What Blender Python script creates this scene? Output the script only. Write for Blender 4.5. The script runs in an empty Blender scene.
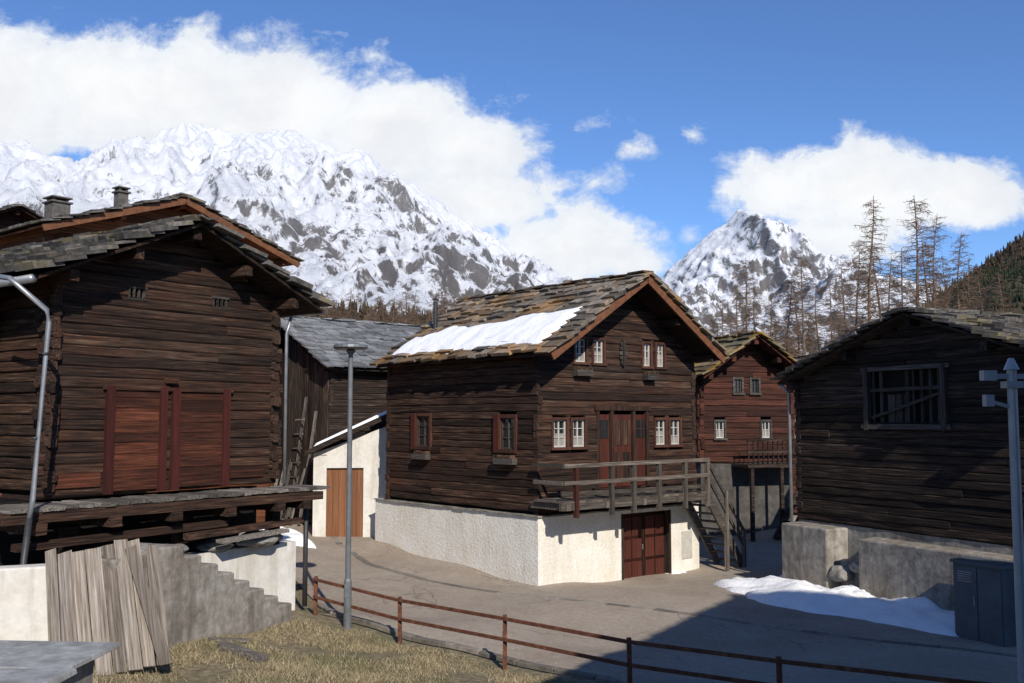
import bpy, bmesh, math, random
import numpy as np
from mathutils import Vector, Matrix, noise
R=random.Random(7)
scn=bpy.context.scene
def lin(c): return (c[0],c[1],c[2],1)
# ---------------------------------------------------------------- materials
def ramp(nt,fac,stops):
    n=nt.nodes.new('ShaderNodeValToRGB'); e=n.color_ramp.elements
    e[0].position=stops[0][0]; e[0].color=lin(stops[0][1])
    e[1].position=stops[-1][0]; e[1].color=lin(stops[-1][1])
    for p,c in stops[1:-1]:
        x=e.new(p); x.color=lin(c)
    nt.links.new(fac,n.inputs[0]); return n.outputs[0]
def noisetex(nt,vec,scale,detail=6,rough=.6,dist=0):
    n=nt.nodes.new('ShaderNodeTexNoise'); n.inputs['Scale'].default_value=scale
    n.inputs['Detail'].default_value=detail; n.inputs['Roughness'].default_value=rough
    n.inputs['Distortion'].default_value=dist
    if vec is not None: nt.links.new(vec,n.inputs['Vector'])
    return n.outputs[0]
def mapping(nt,vec,sc):
    m=nt.nodes.new('ShaderNodeMapping'); m.inputs['Scale'].default_value=sc
    nt.links.new(vec,m.inputs['Vector']); return m.outputs[0]
def mixc(nt,fac,a,b,mode='MIX'):
    m=nt.nodes.new('ShaderNodeMix'); m.data_type='RGBA'; m.blend_type=mode
    for s,v in ((m.inputs[0],fac),(m.inputs[6],a),(m.inputs[7],b)):
        if hasattr(v,'links'): nt.links.new(v,s)
        elif isinstance(v,(int,float)): s.default_value=v
        else: s.default_value=lin(v)
    return m.outputs[2]
def mrange(nt,v,a,b,c=0,d=1):
    m=nt.nodes.new('ShaderNodeMapRange'); m.clamp=True
    nt.links.new(v,m.inputs[0])
    for i,x in enumerate((a,b,c,d)): m.inputs[i+1].default_value=x
    return m.outputs[0]
def math_(nt,op,a,b=None):
    m=nt.nodes.new('ShaderNodeMath'); m.operation=op
    for i,v in enumerate((a,b)):
        if v is None: continue
        if hasattr(v,'links'): nt.links.new(v,m.inputs[i])
        else: m.inputs[i].default_value=v
    return m.outputs[0]
def newmat(name):
    m=bpy.data.materials.new(name); m.use_nodes=True; nt=m.node_tree
    b=nt.nodes['Principled BSDF']; return m,nt,b
def surf(name,stops,scale=3,stretch=(1,1,1),rough=.85,bump=.3,bdist=.02,island=0.0,patch=None,
         metal=0,spec=.3,detail=7,stain=None,coarse=None,patchscale=1.2,patchrange=(.52,.66),silver=None,fine=None,cracks=None):
    m,nt,b=newmat(name)
    tc=nt.nodes.new('ShaderNodeTexCoord').outputs['Object']; vv=tc; gi=None
    if island>0:
        gi=nt.nodes.new('ShaderNodeNewGeometry').outputs['Random Per Island']
        add=nt.nodes.new('ShaderNodeVectorMath'); add.operation='ADD'; nt.links.new(tc,add.inputs[0])
        nt.links.new(math_(nt,'MULTIPLY',gi,37.0),add.inputs[1]); vv=add.outputs[0]
    v=mapping(nt,vv,stretch)
    f=noisetex(nt,v,scale,detail,.68)
    col=ramp(nt,mrange(nt,f,.28,.72),stops)
    if silver:
        g=noisetex(nt,mapping(nt,vv,tuple(s*.35 for s in stretch)),scale,6,.7)
        g2=noisetex(nt,tc,.45,3,.5)
        k=math_(nt,'ADD',g,math_(nt,'MULTIPLY',math_(nt,'SUBTRACT',g2,.5),.6))
        col=mixc(nt,mrange(nt,k,.52,.70,0,.7),col,mixc(nt,mrange(nt,f,.35,.7),tuple(c*.3 for c in silver),tuple(c*2.0 for c in silver)))
    if coarse:
        g=noisetex(nt,tc,coarse[0],4,.6)
        col=mixc(nt,mrange(nt,g,.35,.65),col,coarse[1],'MULTIPLY')
    if patch:
        g=noisetex(nt,tc,patchscale,8,.7)
        col=mixc(nt,mrange(nt,g,*patchrange),col,patch)
    if stain:
        v2=mapping(nt,tc,(2.2,2.2,.25)); g=noisetex(nt,v2,1.5,6,.7)
        col=mixc(nt,mrange(nt,g,.48,.72,0,.8),col,stain)
    if fine:
        g=noisetex(nt,tc,fine[0],3,.6); col=mixc(nt,mrange(nt,g,.4,.7),col,fine[1])
    if cracks:
        wn=nt.nodes.new('ShaderNodeTexNoise'); wn.inputs['Scale'].default_value=1.2; wn.inputs['Detail'].default_value=6; nt.links.new(tc,wn.inputs['Vector'])
        ad=nt.nodes.new('ShaderNodeVectorMath'); ad.operation='ADD'; nt.links.new(tc,ad.inputs[0]); nt.links.new(wn.outputs[1],ad.inputs[1])
        vo=nt.nodes.new('ShaderNodeTexVoronoi'); vo.feature='DISTANCE_TO_EDGE'; vo.inputs['Scale'].default_value=.33; nt.links.new(ad.outputs[0],vo.inputs['Vector'])
        brk=noisetex(nt,tc,.4,3,.5)
        k=math_(nt,'MULTIPLY',mrange(nt,vo.outputs['Distance'],.003,.009,1,0),mrange(nt,brk,.48,.56,0,.6))
        col=mixc(nt,k,col,cracks)
    if island>0:
        k=mrange(nt,gi,0,1,1-island,1+island)
        vm=nt.nodes.new('ShaderNodeVectorMath'); vm.operation='SCALE'
        nt.links.new(col,vm.inputs[0]); nt.links.new(k,vm.inputs['Scale']); col=vm.outputs[0]
    nt.links.new(col,b.inputs['Base Color'])
    b.inputs['Roughness'].default_value=rough; b.inputs['Metallic'].default_value=metal
    b.inputs['Specular IOR Level'].default_value=spec
    if bump>0:
        bp=nt.nodes.new('ShaderNodeBump'); bp.inputs['Strength'].default_value=bump
        bp.inputs['Distance'].default_value=bdist
        nt.links.new(f,bp.inputs['Height']); nt.links.new(bp.outputs[0],b.inputs['Normal'])
    return m
darklog=[(0,(.002,.0018,.0015)),(.38,(.013,.008,.006)),(.72,(.044,.028,.020)),(1,(.17,.12,.09))]
warmlog=[(0,(.003,.002,.0015)),(.38,(.020,.010,.0065)),(.72,(.062,.031,.018)),(1,(.20,.125,.08))]
doorlog=[(0,(.012,.004,.002)),(.4,(.048,.014,.007)),(.75,(.10,.030,.014)),(1,(.20,.085,.045))]
redlog=[(0,(.010,.004,.003)),(.4,(.045,.015,.009)),(.8,(.090,.031,.019)),(1,(.16,.08,.055))]
graywood=[(0,(.035,.030,.025)),(.45,(.12,.105,.09)),(1,(.29,.26,.225))]
def wood3(name,stops,**k):
    a=dict(scale=2.3,island=.55,bump=1.0,bdist=.035); a.update(k)
    return [surf(name+'_x',stops,stretch=(.55,12,12),**a),
            surf(name+'_y',stops,stretch=(12,.55,12),**a),
            surf(name+'_z',stops,stretch=(12,12,.55),**a)]
W_DARK=wood3('dark_log',darklog,silver=(.060,.047,.037))
W_WARM=wood3('warm_log',warmlog,silver=(.066,.045,.032),patch=(.060,.020,.009),patchscale=.5,patchrange=(.52,.75))
W_DOORB=wood3('door_board',doorlog)
W_RED=wood3('red_timber',redlog)
W_POST=wood3('red_post',[(0,(.018,.004,.003)),(1,(.07,.013,.009))],island=.2,bump=.3)
W_GRAY=wood3('gray_wood',graywood)
W_GRAYD=wood3('gray_wood_dark',[(0,(.015,.012,.010)),(.5,(.05,.043,.037)),(1,(.13,.115,.10))])
M_DOOR=surf('red_brown_door',[(0,(.035,.010,.007)),(1,(.095,.026,.016))],stretch=(8,8,.5),scale=2,island=.2,rough=.6)
M_CASE=surf('window_casing',[(0,(.035,.015,.010)),(1,(.10,.040,.025))],stretch=(6,6,2),scale=2,island=.3,rough=.7)
M_GAR=surf('brown_door',[(0,(.12,.045,.018)),(1,(.22,.095,.04))],stretch=(8,8,.5),scale=2,island=.25,rough=.6)
M_SLATE=surf('roof_slab',[(0,(.045,.038,.03)),(.5,(.14,.12,.095)),(1,(.28,.25,.205))],scale=5,island=.55,bump=.6,
             patch=(.25,.145,.06),patchscale=.9,patchrange=(.46,.62))
M_SLATE2=surf('roof_slab_dark',[(0,(.03,.027,.024)),(.5,(.085,.078,.069)),(1,(.19,.172,.155))],scale=5,island=.55,bump=.6,
             patch=(.15,.12,.055),patchscale=.8,patchrange=(.52,.68))
M_SLATE3=surf('roof_slate_gray',[(0,(.09,.095,.10)),(1,(.25,.255,.26))],scale=4,island=.35,bump=.4)
M_SLATE4=surf('roof_slab_lichen',[(0,(.06,.055,.04)),(1,(.2,.18,.12))],scale=4,island=.5,bump=.5,patch=(.24,.15,.04),patchrange=(.42,.55))
M_CORE=surf('painted_dark_interior',[(0,(.006,.005,.004)),(1,(.012,.01,.008))],bump=0)  # near-black colour stands in for the shade of unlit rooms and gaps
M_PLASTER=surf('white_plaster',[(0,(.70,.67,.60)),(1,(.87,.85,.79))],scale=13,bump=1.0,bdist=.03,stain=(.62,.57,.48),
               coarse=(1.3,(.91,.88,.83)),rough=.95)
M_PLASTER2=surf('smooth_white_plaster',[(0,(.58,.56,.52)),(1,(.74,.725,.68))],scale=7,bump=.6,bdist=.02,stain=(.40,.36,.30),coarse=(1.1,(.88,.85,.8)),rough=.95)
M_CONC=surf('old_concrete',[(0,(.15,.135,.115)),(.5,(.29,.268,.235)),(1,(.45,.42,.38))],scale=5,bump=.7,bdist=.03,stain=(.09,.08,.068),
            coarse=(.9,(.7,.65,.6)),rough=.95)
M_ROCK=surf('boulder',[(0,(.10,.095,.085)),(1,(.36,.34,.31))],scale=3,bump=.7,bdist=.05,patch=(.16,.15,.09))
M_SNOW=surf('snow',[(0,(.76,.78,.82)),(.4,(.87,.88,.90)),(1,(.93,.93,.93))],scale=2.2,bump=.8,bdist=.08,rough=.7,
            patch=(.62,.59,.55),patchscale=2.3,patchrange=(.63,.8))
M_METAL=surf('galvanised_metal',[(0,(.22,.23,.24)),(1,(.42,.43,.45))],scale=4,rough=.45,metal=.6,bump=.1)
M_LAMP=surf('lamp_paint',[(0,(.30,.31,.32)),(1,(.42,.43,.44))],scale=4,rough=.45,metal=.2,bump=.05)
M_DMETAL=surf('dark_metal',[(0,(.03,.03,.032)),(1,(.07,.07,.072))],scale=4,rough=.5,metal=.3,bump=.1)
M_RUST=surf('rusty_rail',[(0,(.05,.022,.014)),(.5,(.11,.04,.022)),(1,(.22,.09,.045))],scale=9,rough=.8,bump=.3,bdist=.005)
M_CAB=surf('cabinet_paint',[(0,(.07,.085,.095)),(1,(.12,.14,.155))],scale=2,rough=.5,bump=.1)
M_WFRAME=surf('window_white',[(0,(.38,.36,.32)),(1,(.56,.54,.50))],scale=6,rough=.6,bump=.1)
M_GLASS=surf('window_glass',[(0,(.012,.014,.016)),(1,(.03,.034,.038))],scale=1,rough=.06,bump=0,spec=.7)
M_CURT=surf('curtain',[(0,(.16,.15,.14)),(1,(.36,.34,.31))],stretch=(30,30,.5),scale=1,rough=.35,bump=.2)
M_BOARD=surf('fascia_board',[(0,(.08,.03,.014)),(1,(.20,.085,.038))],stretch=(3,3,3),scale=2,rough=.7,island=.2)

# ---------------------------------------------------------------- mesh builder
class MB:
    def __init__(s): s.v=[]; s.f=[]; s.m=[]
    def hexa(s,p,mi=0):
        n=len(s.v); s.v+= [tuple(q) for q in p]
        for q in ((0,1,2,3),(7,6,5,4),(0,4,5,1),(1,5,6,2),(2,6,7,3),(3,7,4,0)):
            s.f.append(tuple(n+i for i in q)); s.m.append(mi)
    def box(s,x0,x1,y0,y1,z0,z1,mi=0,f=None,j=0):
        p=[(x0,y0,z0),(x1,y0,z0),(x1,y1,z0),(x0,y1,z0),(x0,y0,z1),(x1,y0,z1),(x1,y1,z1),(x0,y1,z1)]
        if j: p=[tuple(c+R.uniform(-j,j) for c in q) for q in p]
        if f: p=[f(*q) for q in p]
        s.hexa(p,mi)
    def prism(s,prof,y0,y1,mi=0):
        n=len(s.v);k=len(prof); s.v+=[(x,y0,z) for x,z in prof]+[(x,y1,z) for x,z in prof]
        s.f.append(tuple(n+i for i in range(k))); s.f.append(tuple(n+k+i for i in range(k)))
        for i in range(k): s.f.append((n+i,n+(i+1)%k,n+k+(i+1)%k,n+k+i))
        s.m+=[mi]*(k+2)
    def beam(s,p0,p1,w,h,mi=0,up=(0,0,1),j=0):
        p0=Vector(p0);p1=Vector(p1);d=(p1-p0).normalized();u=Vector(up)
        a=d.cross(u)
        if a.length<1e-3: a=d.cross(Vector((0,1,0)))
        a.normalize(); b=a.cross(d).normalized()
        P=[]
        for q in (p0,p1):
            for sa,sb in ((-1,-1),(1,-1),(1,1),(-1,1)):
                P.append(q+a*(sa*w/2+R.uniform(-j,j))+b*(sb*h/2+R.uniform(-j,j)))
        s.hexa(P,mi)
    def tube(s,pts,rad,n=8,mi=0,cap=True):
        base=len(s.v); pts=[Vector(p) for p in pts]
        if not hasattr(rad,'__len__'): rad=[rad]*len(pts)
        for i,p in enumerate(pts):
            d=(pts[min(i+1,len(pts)-1)]-pts[max(i-1,0)]).normalized()
            a=d.cross(Vector((0,0,1)))
            if a.length<.05: a=d.cross(Vector((0,1,0)))
            a.normalize(); b=a.cross(d)
            for k in range(n):
                t=2*math.pi*k/n; s.v.append(tuple(p+(a*math.cos(t)+b*math.sin(t))*rad[i]))
        for i in range(len(pts)-1):
            for k in range(n):
                s.f.append((base+i*n+k,base+i*n+(k+1)%n,base+(i+1)*n+(k+1)%n,base+(i+1)*n+k)); s.m.append(mi)
        if cap and n>3:
            s.f.append(tuple(base+k for k in range(n))[::-1]); s.m.append(mi)
            e=base+(len(pts)-1)*n; s.f.append(tuple(e+k for k in range(n))); s.m.append(mi)
    def log(s,ax,a0,a1,pos,z,h,t,mi=0):
        """hewn log along axis ax"""
        prof=[(-.5,-.36),(-.5,.36),(-.34,.51),(.34,.51),(.5,.36),(.5,-.36),(.34,-.51),(-.34,-.51)]
        n=max(1,int((a1-a0)/.6)); base=len(s.v); o=R.uniform(-.02,.02)
        for i in range(n+1):
            a=a0+(a1-a0)*i/n; dy=o+R.uniform(-.012,.012); dz=R.uniform(-.012,.012)
            for (py,pz) in prof:
                y=pos+py*t+dy; zz=z+pz*h+dz
                s.v.append((a,y,zz) if ax=='x' else (y,a,zz))
        for i in range(n):
            for k in range(8):
                s.f.append((base+i*8+k,base+i*8+(k+1)%8,base+(i+1)*8+(k+1)%8,base+(i+1)*8+k)); s.m.append(mi)
        s.f.append(tuple(base+k for k in range(8))); s.m.append(mi)
        s.f.append(tuple(base+n*8+k for k in range(8))); s.m.append(mi)
    def obj(s,name,mats,parent=None,smooth=False,bevel=0,recalc=True):
        me=bpy.data.meshes.new(name); me.from_pydata(s.v,[],s.f)
        if not isinstance(mats,(list,tuple)): mats=[mats]
        for m in mats: me.materials.append(m)
        me.polygons.foreach_set('material_index',s.m)
        if recalc:
            bm=bmesh.new(); bm.from_mesh(me); bmesh.ops.recalc_face_normals(bm,faces=bm.faces); bm.to_mesh(me); bm.free()
        if smooth: me.polygons.foreach_set('use_smooth',[True]*len(me.polygons))
        me.update()
        o=bpy.data.objects.new(name,me); scn.collection.objects.link(o)
        if parent: o.parent=parent
        if bevel:
            b=o.modifiers.new('bevel','BEVEL'); b.width=bevel; b.segments=2; b.limit_method='ANGLE'
        return o
def empty(name,loc=(0,0,0),theta=0):
    e=bpy.data.objects.new(name,None); e.location=loc; e.rotation_euler=(0,0,math.radians(theta))
    scn.collection.objects.link(e); e.empty_display_size=.5; return e
# ---------------------------------------------------------------- ground height
CP=np.array([(-6.5,13.5,1.2),(-5.25,16,1.05),(-4.04,19,.93),(-3.14,19.3,.6),(-2.06,18.7,.45),(-.12,17,.42),(1.77,15.2,.45),
(3.6,14,.42),(6.3,12.6,.4),(10,11,.3),(0,14,.75),(-3,14,1.0),(-2,16,.75),(0,8,1.4),(-5,8,1.5),(5,8,1.2),(10,4,1),(.68,26,.34),
(-4.54,32.1,.8),(-2,29,.55),(2.8,28,.17),(5,29.2,.14),(7,31,.3),(-6,35,.9),(-4.5,24,.55),(-2,22,.38),(2,20,.25),(6,20,.2),(8,25,.2),
(12,18,.2),(10.4,21.5,.25),(6.7,28,.25),(-8,20,1.2),(-8,30,1.0),(-10,40,1.3),(0,45,1.2),(10,40,1),(20,30,.8),(20,10,.6),
(-20,20,2),(-20,40,2.5),(0,80,1.5),(30,60,1.5),(-30,60,3),(0,-20,1.5),(-40,-10,2),(40,-10,1),(0,300,2),(300,100,2),(-300,100,2)])
def g_arr(x,y):
    x=np.asarray(x,float);y=np.asarray(y,float)
    d2=(x[...,None]-CP[:,0])**2+(y[...,None]-CP[:,1])**2+.35
    w=d2**-1.6; return (w*CP[:,2]).sum(-1)/w.sum(-1)
def g(x,y): return float(g_arr(np.array([x]),np.array([y]))[0])
def axis(a,b,st,far):
    mid=list(np.arange(a,b,st)); L=[];R_=[];s=st*2;x=a
    while x>-far: x-=s; s*=1.5; L.append(x)
    s=st*2;x=mid[-1]
    while x<far: x+=s; s*=1.5; R_.append(x)
    return np.array(L[::-1]+mid+R_)
def gridmesh(name,X,Y,Z,mat,smooth=True):
    ny,nx=X.shape; v=np.stack([X,Y,Z],-1).reshape(-1,3)
    i=np.arange(ny*nx).reshape(ny,nx)
    f=np.stack([i[:-1,:-1],i[:-1,1:],i[1:,1:],i[1:,:-1]],-1).reshape(-1,4)
    me=bpy.data.meshes.new(name); me.from_pydata(v.tolist(),[],f.tolist()); me.materials.append(mat)
    if smooth: me.polygons.foreach_set('use_smooth',[True]*len(me.polygons))
    o=bpy.data.objects.new(name,me); scn.collection.objects.link(o); return o
M_GRASS=surf('dry_grass_ground',[(0,(.08,.065,.04)),(.4,(.18,.145,.085)),(.7,(.27,.22,.13)),(1,(.36,.31,.19))],scale=7,bump=.8,bdist=.06,
             patch=(.11,.105,.05),patchscale=.9,patchrange=(.50,.68),rough=1)
M_ROAD=surf('asphalt',[(0,(.27,.225,.18)),(.5,(.385,.327,.265)),(1,(.48,.42,.35))],scale=9,bump=.5,bdist=.012,rough=.97,spec=.15,
            coarse=(.45,(.78,.75,.72)),patch=(.44,.38,.305),patchscale=.5,patchrange=(.5,.7),fine=(60,(.235,.197,.158)),cracks=(.13,.11,.09))
xs=axis(-20,24,.4,9000); ys=axis(5,50,.4,9000)
X,Y=np.meshgrid(xs,ys); gridmesh('ground',X,Y,g_arr(X,Y),M_GRASS)
bd=[(16,8.6),(10,11.2),(6.5,13.0),(3.8,14.45),(1.97,15.65),(.1,17.4),(-1.85,19.1),(-3.6,20.5),(-4.2,22),(-5.3,25),(-7.5,30),(-10,36),(-13,44)]
def resample(P,st):
    out=[]
    for a,b in zip(P[:-1],P[1:]):
        n=max(1,int(math.dist(a,b)/st))
        for k in range(n): out.append((a[0]+(b[0]-a[0])*k/n,a[1]+(b[1]-a[1])*k/n))
    out.append(P[-1]); return out
bds=resample(bd,.35)
ss=np.concatenate([np.arange(0,26,.35),np.arange(26,60,2)])
B=np.array(bds); X=B[:,0][:,None]+.8*ss[None]; Y=B[:,1][:,None]+.6*ss[None]
gridmesh('road',X,Y,g_arr(X,Y)+.035,M_ROAD)
mb=MB()
kp=resample(bd[:9],.8)
for a,b in zip(kp[:-1],kp[1:]):
    za=g(*a);zb=g(*b); d=Vector((b[0]-a[0],b[1]-a[1],0)).normalized()*.012
    mb.beam((a[0]+d.x,a[1]+d.y,za-.03),(b[0]-d.x,b[1]-d.y,zb-.03),.14,.2,0,j=.01)
mb.obj('kerb',surf('kerb_stone',[(0,(.10,.088,.072)),(1,(.26,.23,.19))],scale=6,island=.3,bump=.6),bevel=.012)
mb=MB()
cp=resample([(-5.9,33),(-5.2,30.5),(-3.9,27.8),(-2.2,25.8),(.6,24.0),(3.2,22.7),(6,21.0),(9,18.7),(12,16),(15,13)],.5)
for a,b in zip(cp[:-1],cp[1:]):
    d=Vector((b[0]-a[0],b[1]-a[1],0)).normalized()*.01
    mb.beam((a[0]+d.x,a[1]+d.y,g(*a)+.035),(b[0]-d.x,b[1]-d.y,g(*b)+.035),.2,.02,0,j=.004)
mb.obj('drain_channel',surf('channel_stone',[(0,(.13,.112,.094)),(1,(.27,.24,.20))],scale=6,island=.4))
mb=MB(); rr=random.Random(3)
def pebble(x,y,s):
    z=g(x,y)+.035; n=len(mb.v)
    for (a,b,c) in ((1,0,0),(0,1,0),(-1,0,0),(0,-1,0),(0,0,1)):
        k=rr.uniform(.6,1.2)*s; mb.v.append((x+a*k,y+b*k,z+(c*k*.6 if c else -.005)))
    for q in ((0,1,4),(1,2,4),(2,3,4),(3,0,4)): mb.f.append(tuple(n+i for i in q)); mb.m.append(0)
for a,b in zip(kp[:-1],kp[1:]):
    for k in range(16):
        t=rr.random(); o=abs(rr.gauss(0,.35))+.08; pebble(a[0]+(b[0]-a[0])*t+.73*o,a[1]+(b[1]-a[1])*t+.68*o,rr.uniform(.008,.03))
for k in range(420):
    t=rr.uniform(0,7.6); o=abs(rr.gauss(0,.25))+.18; th=math.radians(40.5)
    pebble(.68-math.sin(th)*t-math.cos(th)*o,26+math.cos(th)*t-math.sin(th)*o,rr.uniform(.008,.03))
for k in range(400):
    pebble(rr.uniform(5,9.5),rr.uniform(20.5,29),rr.uniform(.008,.025))
mb.obj('gravel',surf('gravel_stone',[(0,(.12,.10,.085)),(1,(.34,.30,.26))],island=.5,bump=0),recalc=False)

# ---------------------------------------------------------------- building parts
def sub(iv,a,b):
    out=[]
    for p,q in iv:
        if b<=p or a>=q: out.append((p,q)); continue
        if a>p: out.append((p,a))
        if b<q: out.append((b,q))
    return out
def log_wall(mb,ax,a0,a1,pos,z0,z1,h,t,ops=(),ext=.16,phase=0,roof=None,mi=0):
    z=z0+phase*h+h/2; top=z1
    while z<top:
        lo,hi=a0-ext*R.uniform(.5,1.2),a1+ext*R.uniform(.5,1.2)
        if roof:
            xr,zr,sl=roof; half=(zr-z)/sl
            if half<=.1: break
            if xr-half>a0-ext: lo=max(lo,xr-half)
            if xr+half<a1+ext: hi=min(hi,xr+half)
        iv=[(lo,hi)]
        for (o0,o1,q0,q1) in ops:
            if z>q0-.02 and z<q1+.02: iv=sub(iv,o0,o1)
        for p,q in iv:
            if q-p>3.5 and R.random()<.6:
                c=R.uniform(p+1.2,q-1.2); mb.log(ax,p,c-.004,pos,z,h,t,mi); mb.log(ax,c+.004,q,pos,z,h,t,mi)
            elif q-p>.03: mb.log(ax,p,q,pos,z,h,t,mi)
        z+=h
def roof_slabs(mb,e,rdg,y0,y1,off=.08,pitch=.34,th=.045,wmin=.28,wmax=.75,jit=.06,mi=0):
    e=Vector((e[0],0,e[1])); r=Vector((rdg[0],0,rdg[1])); d=(r-e); Ls=d.length; d.normalize()
    n=Vector((-d.z,0,d.x)); 
    if n.z<0: n=-n
    s=-.1; row=0
    while s<Ls-.05:
        y=y0-R.uniform(0,.16)
        while y<y1:
            w=R.uniform(wmin,wmax); yb=min(y+w,y1+R.uniform(0,.08))
            ln=pitch*1.7; t=th*R.uniform(.5,1.7); s0=s+R.uniform(-jit,jit); s1=min(s0+ln,Ls+.03)
            lift=off+th*1.3+R.uniform(0,.03); back=off+.005
            P=[]
            for k,(sv,yv,o) in enumerate(((s0,y,lift),(s1,y,back),(s1,yb-.012,back),(s0,yb-.012,lift+R.uniform(-.012,.012)))):
                P.append(e+d*(sv+R.uniform(-.05,.05)*(1 if sv<Ls-.1 else 0))+Vector((0,yv+R.uniform(-.02,.02),0))+n*o)
            Q=[p+n*t for p in P]
            mb.hexa(P+Q,mi); y=yb
        s+=pitch*R.uniform(.9,1.1); row+=1
def house(name,org,theta,W,L,zb,zr,sl,xr,ohf=.8,ohb=.4,eL=.5,eR=.5,logh=.19,t=.17,wood=W_DARK,slate=M_SLATE,
          ops={},ext=.16,fascia=None,pitch=.34,zwall=None,slabth=.05,wmax=.75):
    P=empty(name,(org[0],org[1],0),theta)
    rf=(xr,zr,sl); zL=zr-sl*xr; zR=zr-sl*(W-xr)
    mb=MB()
    log_wall(mb,'x',0,W,0,zb,99,logh,t,ops.get('front',()),ext,0,rf,0)
    log_wall(mb,'x',0,W,L,zb,99,logh,t,(),ext,0,rf,0)
    log_wall(mb,'y',0,L,0,zb,zL-.02,logh,t,ops.get('left',()),ext,.5,None,1)
    log_wall(mb,'y',0,L,W,zb,zR-.02,logh,t,ops.get('right',()),ext,.5,None,1)
    mb.obj('log_walls',[wood[0],wood[1]],P,bevel=0)
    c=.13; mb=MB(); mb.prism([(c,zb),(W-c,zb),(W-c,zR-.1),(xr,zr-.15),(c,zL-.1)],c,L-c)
    mb.obj('dark_core',M_CORE,P)  # added solid core, painted dark; stops light leaking between the logs
    mb=MB(); xe0=-eL; xe1=W+eR; ze0=zr-sl*(xr+eL); ze1=zr-sl*(W+eR-xr)
    for (xe,ze) in ((xe0,ze0),(xe1,ze1)):
        dx=xr-xe; q=.06
        y=-ohf
        while y<L+ohb-.01:
            yb=min(y+.24,L+ohb)
            mb.hexa([(xe,y,ze),(xr,y,zr),(xr,yb-.01,zr),(xe,yb-.01,ze),(xe,y,ze+q),(xr,y,zr+q),(xr,yb-.01,zr+q),(xe,yb-.01,ze+q)],0)
            y=yb
    for xx in (xr,xr-(xr)*.5,xr+(W-xr)*.5,0.0,W):
        zz=zr-sl*abs(xx-xr)-.11
        mb.beam((xx,-ohf+.12,zz-.04),(xx,L+ohb-.1,zz-.04),.17,.19,0,j=.005)
    mb.obj('roof_boards',wood[1],P)
    mb=MB()
    roof_slabs(mb,(xe0,ze0),(xr,zr),-ohf-.05,L+ohb,pitch=pitch,th=slabth,wmax=wmax)
    roof_slabs(mb,(xe1,ze1),(xr,zr),-ohf-.05,L+ohb,pitch=pitch,th=slabth,wmax=wmax)
    y=-ohf-.06
    while y<L+ohb:
        w=R.uniform(.4,.7); mb.box(xr-.22,xr+.22,y,y+w-.01,zr+.13,zr+.18,0,j=.03); y+=w
    mb.obj('roof_slabs',slate,P)
    if fascia:
        mb=MB()
        for (xe,ze) in ((xe0,ze0),(xe1,ze1)):
            mb.beam((xe,-ohf-.03,ze-.03),(xr,-ohf-.03,zr-.03),.05,.2,0,up=(0,0,1))
        mb.obj('bargeboard',fascia,P)
    return P
FR=lambda a,o,z:(a,-o,z)
FL=lambda a,o,z:(-o,a,z)
def window(fr,gl,f,a0,a1,z0,z1,cas=.07,panes=2,curt=.4,sashmi=1,casmi=0):
    fr.box(a0-cas,a0,.03,.12,z0-cas,z1+cas,casmi,f); fr.box(a1,a1+cas,.03,.12,z0-cas,z1+cas,casmi,f)
    fr.box(a0,a1,.03,.117,z1,z1+cas,casmi,f); fr.box(a0-.1,a1+.1,.03,.16,z0-cas-.002,z0-.004,casmi,f)
    s=.038
    fr.box(a0+.002,a0+s,.0,.05,z0,z1-.002,sashmi,f); fr.box(a1-s,a1-.002,.0,.05,z0,z1-.002,sashmi,f)
    fr.box(a0+s,a1-s,.0,.048,z0,z0+s,sashmi,f); fr.box(a0+s,a1-s,.0,.048,z1-s,z1-.002,sashmi,f)
    for k in range(1,panes):
        a=a0+(a1-a0)*k/panes; fr.box(a-.018,a+.018,.0,.046,z0+s,z1-s,sashmi,f)
    for fz in ((.36,.68) if z1-z0>.6 else (.5,)):
        zm=z0+(z1-z0)*fz; fr.box(a0+s,a1-s,.0,.043,zm-.010,zm+.010,sashmi,f)
    gl.box(a0+.01,a1-.01,-.03,.008,z0+.01,z1-.01,0,f)
    if curt:
        gl.box(a0+s,a1-s,.0085,.012,z0+s,z0+s+(z1-z0)*curt,1,f)
        gl.box(a0+s,a0+s+(a1-a0)*.2,.0085,.0125,z0+s+(z1-z0)*curt,z1-s,1,f)

# ================================================================ MAIN CHALET
ops={'front':[(1.2,1.72,6.1,6.85),(1.92,2.4,6.1,6.85),(3.92,4.34,6.08,6.85),(4.5,4.92,6.08,6.85),
              (.4,.98,3.82,4.66),(1.1,1.66,3.82,4.66),(4.42,4.95,3.82,4.66),(5.07,5.6,3.82,4.66),(2.15,4.12,2.75,4.85)],
     'left':[(.75,1.5,3.75,4.72),(4.6,5.4,3.75,4.78)]}
H=house('log_chalet',(.68,26),40.5,6.2,6.9,2.12,8.52,.64,3.15,ohf=1.0,ohb=.15,eL=.45,eR=.3,logh=.2,wood=W_WARM,slate=M_SLATE,
        ops=ops,fascia=M_BOARD,ext=.1,slabth=.055)
fr=MB();gl=MB()
cu=[.3,.45,.25,.5,.45,.35,.5,.3]
for o,c in zip(ops['front'][:8],cu): window(fr,gl,FR,o[0]+.05,o[1]-.05,o[2]+.06,o[3]-.06,curt=c,panes=2)
for o in ops['left']: window(fr,gl,FL,o[0]+.09,o[1]-.07,o[2]+.07,o[3]-.07,cas=.1,panes=2,curt=.0,sashmi=2)
fr.obj('window_frames',[M_CASE,M_WFRAME,W_GRAYD[2]],H); gl.obj('window_panes',[M_GLASS,M_CURT],H)
mb=MB()
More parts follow.
